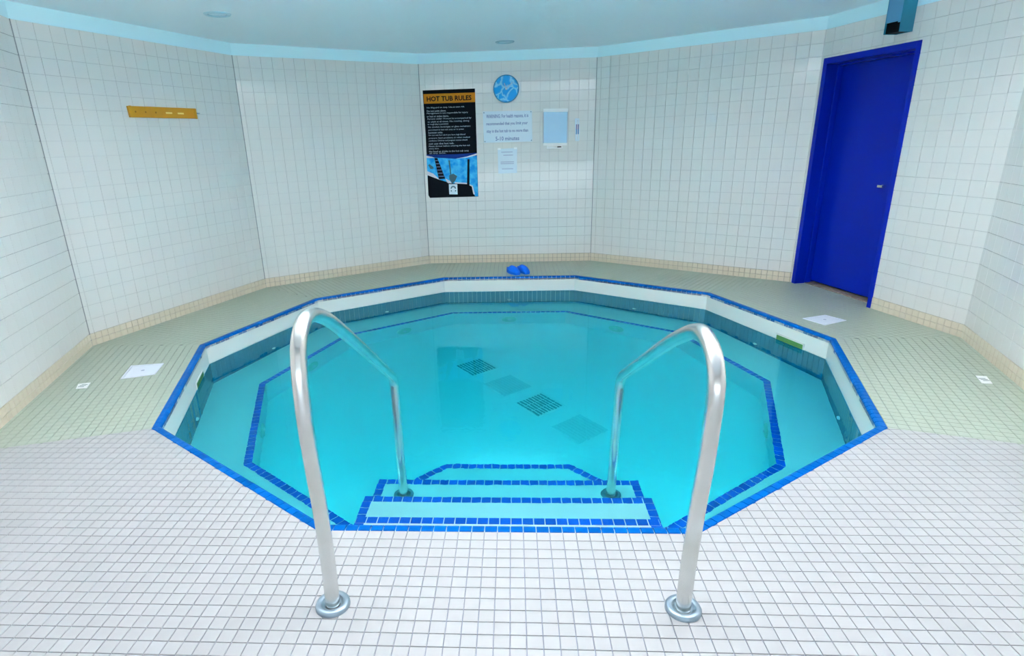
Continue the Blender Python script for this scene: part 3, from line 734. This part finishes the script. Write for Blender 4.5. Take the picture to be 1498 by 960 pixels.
# ------------------------------------------------------------------ things on the deck
def lid(pts, name, label, cat, m):
    q = [(x, y) for x, y in pts]
    if parea(q) < 0: q.reverse()
    c = Vector((sum(p[0] for p in q)/4, sum(p[1] for p in q)/4))
    k = .88; inn = [(c.x+(x-c.x)*k, c.y+(y-c.y)*k) for x, y in q]
    e = tag(empty(name, (c.x, c.y, TT)), label, cat)
    ri = MB(); n = 4
    v = [(x, y, TT) for x, y in q]+[(x, y, TT+.005) for x, y in q]+[(x, y, TT+.005) for x, y in inn]+[(x, y, TT) for x, y in inn]
    f = []
    for i in range(4):
        j = (i+1) % 4; f += [(i, j, 4+j, 4+i), (4+i, 4+j, 8+j, 8+i), (8+i, 8+j, 12+j, 12+i)]
    ri.add(v, f).ob('rim', m, e)
    kk = .86; p2 = [(c.x+(x-c.x)*kk, c.y+(y-c.y)*kk) for x, y in q]
    MB().prism(p2, TT-.002, TT+.0035).ob('cover', m, e)
    MB().lathe([(0, .0045), (.012, .0045), (.013, .003)], 12, Matrix.Translation((c.x, c.y, TT))).ob('finger_hole', M['ink_soft'], e)
lid([(2.50, .538), (2.731, .631), (2.821, .464), (2.588, .339)], 'skimmer_lid', 'white square skimmer lid in the deck before the blue door', 'lid', M['lid_white'])
lid([(-2.783, -.471), (-2.557, -.426), (-2.497, -.644), (-2.696, -.73)], 'skimmer_lid', 'white square skimmer lid in the deck left of the tub', 'lid', M['lid_white'])
def drain(pts, label):
    q = [(x, y) for x, y in pts]
    if parea(q) < 0: q.reverse()
    c = Vector((sum(p[0] for p in q)/4, sum(p[1] for p in q)/4))
    e = tag(empty('floor_drain', (c.x, c.y, TT)), label, 'drain')
    MB().prism(q, TT-.001, TT+.003).ob('plate', M['white'], e)
    for i in range(3):
        s = (i-1)*.018
        MB().box((c.x-.02, c.y+s-.003, TT+.003), (c.x+.02, c.y+s+.003, TT+.0038)).ob('slot', M['grate_dark'], e)
drain([(2.978, -.758), (3.035, -.771), (2.983, -.891), (2.928, -.88)], 'small white floor drain plate near the right wall')
drain([(-2.943, -.812), (-2.871, -.788), (-2.832, -.884), (-2.90, -.895)], 'small white floor drain plate near the left wall')

# clogs
def clog(x, y, ang, label):
    e = tag(empty('clog', (x, y, TT)), label, 'shoe', 'blue clogs')
    R = Matrix.Translation((x, y, TT)) @ Matrix.Rotation(ang, 4, 'Z')     # toe towards local -y
    N, S = 17, 16
    def wid(t): return .052*(math.sin(PI*min(1, max(0, .06+t*.94)))**.45)*(1.0 if t < .55 else 1-.22*math.sin((t-.55)/.45*PI/2))
    # sole
    def outline(k=1, n=30):
        o = []
        for i in range(n):
            t = i/(n-1); o.append((wid(t)*k, -.14+.28*t))
        return o+[(-p[0], p[1]) for p in o[::-1]]
    MB().prism([p for p in outline()], 0, .022, R).ob('sole', M['clog'], e)
    # closed toe: dome over the front part, strap of rim round the heel
    v = []; f = []
    for i in range(N):
        t = i/(N-1)*.62; yy = -.14+.28*t; ww = wid(t)*.98
        h = .022+.062*math.sin(min(1, t/.50)*PI/2)**.7
        for k in range(S):
            a = PI*k/(S-1); v.append(R @ Vector((ww*math.cos(a), yy, .014+(h-.014)*math.sin(a)**.8)))
    for i in range(N-1):
        for k in range(S-1): f.append((i*S+k, i*S+k+1, (i+1)*S+k+1, (i+1)*S+k))
    up = MB().add(v, f).ob('upper', M['clog'], e, True)
    so = up.modifiers.new('thick', 'SOLIDIFY'); so.thickness = .005
    v = []; f = []; pts = [(s*wid(t)*.97, -.14+.28*t) for s, ts in ((1, [.58+.42*i/10 for i in range(11)]), (-1, [1-.42*i/10 for i in range(11)])) for t in ts]
    for i, (xx, yy) in enumerate(pts):
        hh = .050+.012*abs(i-10.5)/10.5
        v += [R @ Vector((xx, yy, .018)), R @ Vector((xx, yy, hh))]
    f = [(2*i, 2*i+2, 2*i+3, 2*i+1) for i in range(len(pts)-1)]
    hb = MB().add(v, f).ob('heel_rim', M['clog'], e, True)
    so = hb.modifiers.new('thick', 'SOLIDIFY'); so.thickness = .005
    tag(MB().prism([(p[0]*.9, p[1]*.94) for p in outline()], .022, .024, R).ob('insole', M['clog_in'], e), 'dark insole')
clog(.045, 2.560, rad(28), 'left blue foam clog at the far rim of the tub')
clog(.165, 2.600, rad(24), 'right blue foam clog at the far rim of the tub')
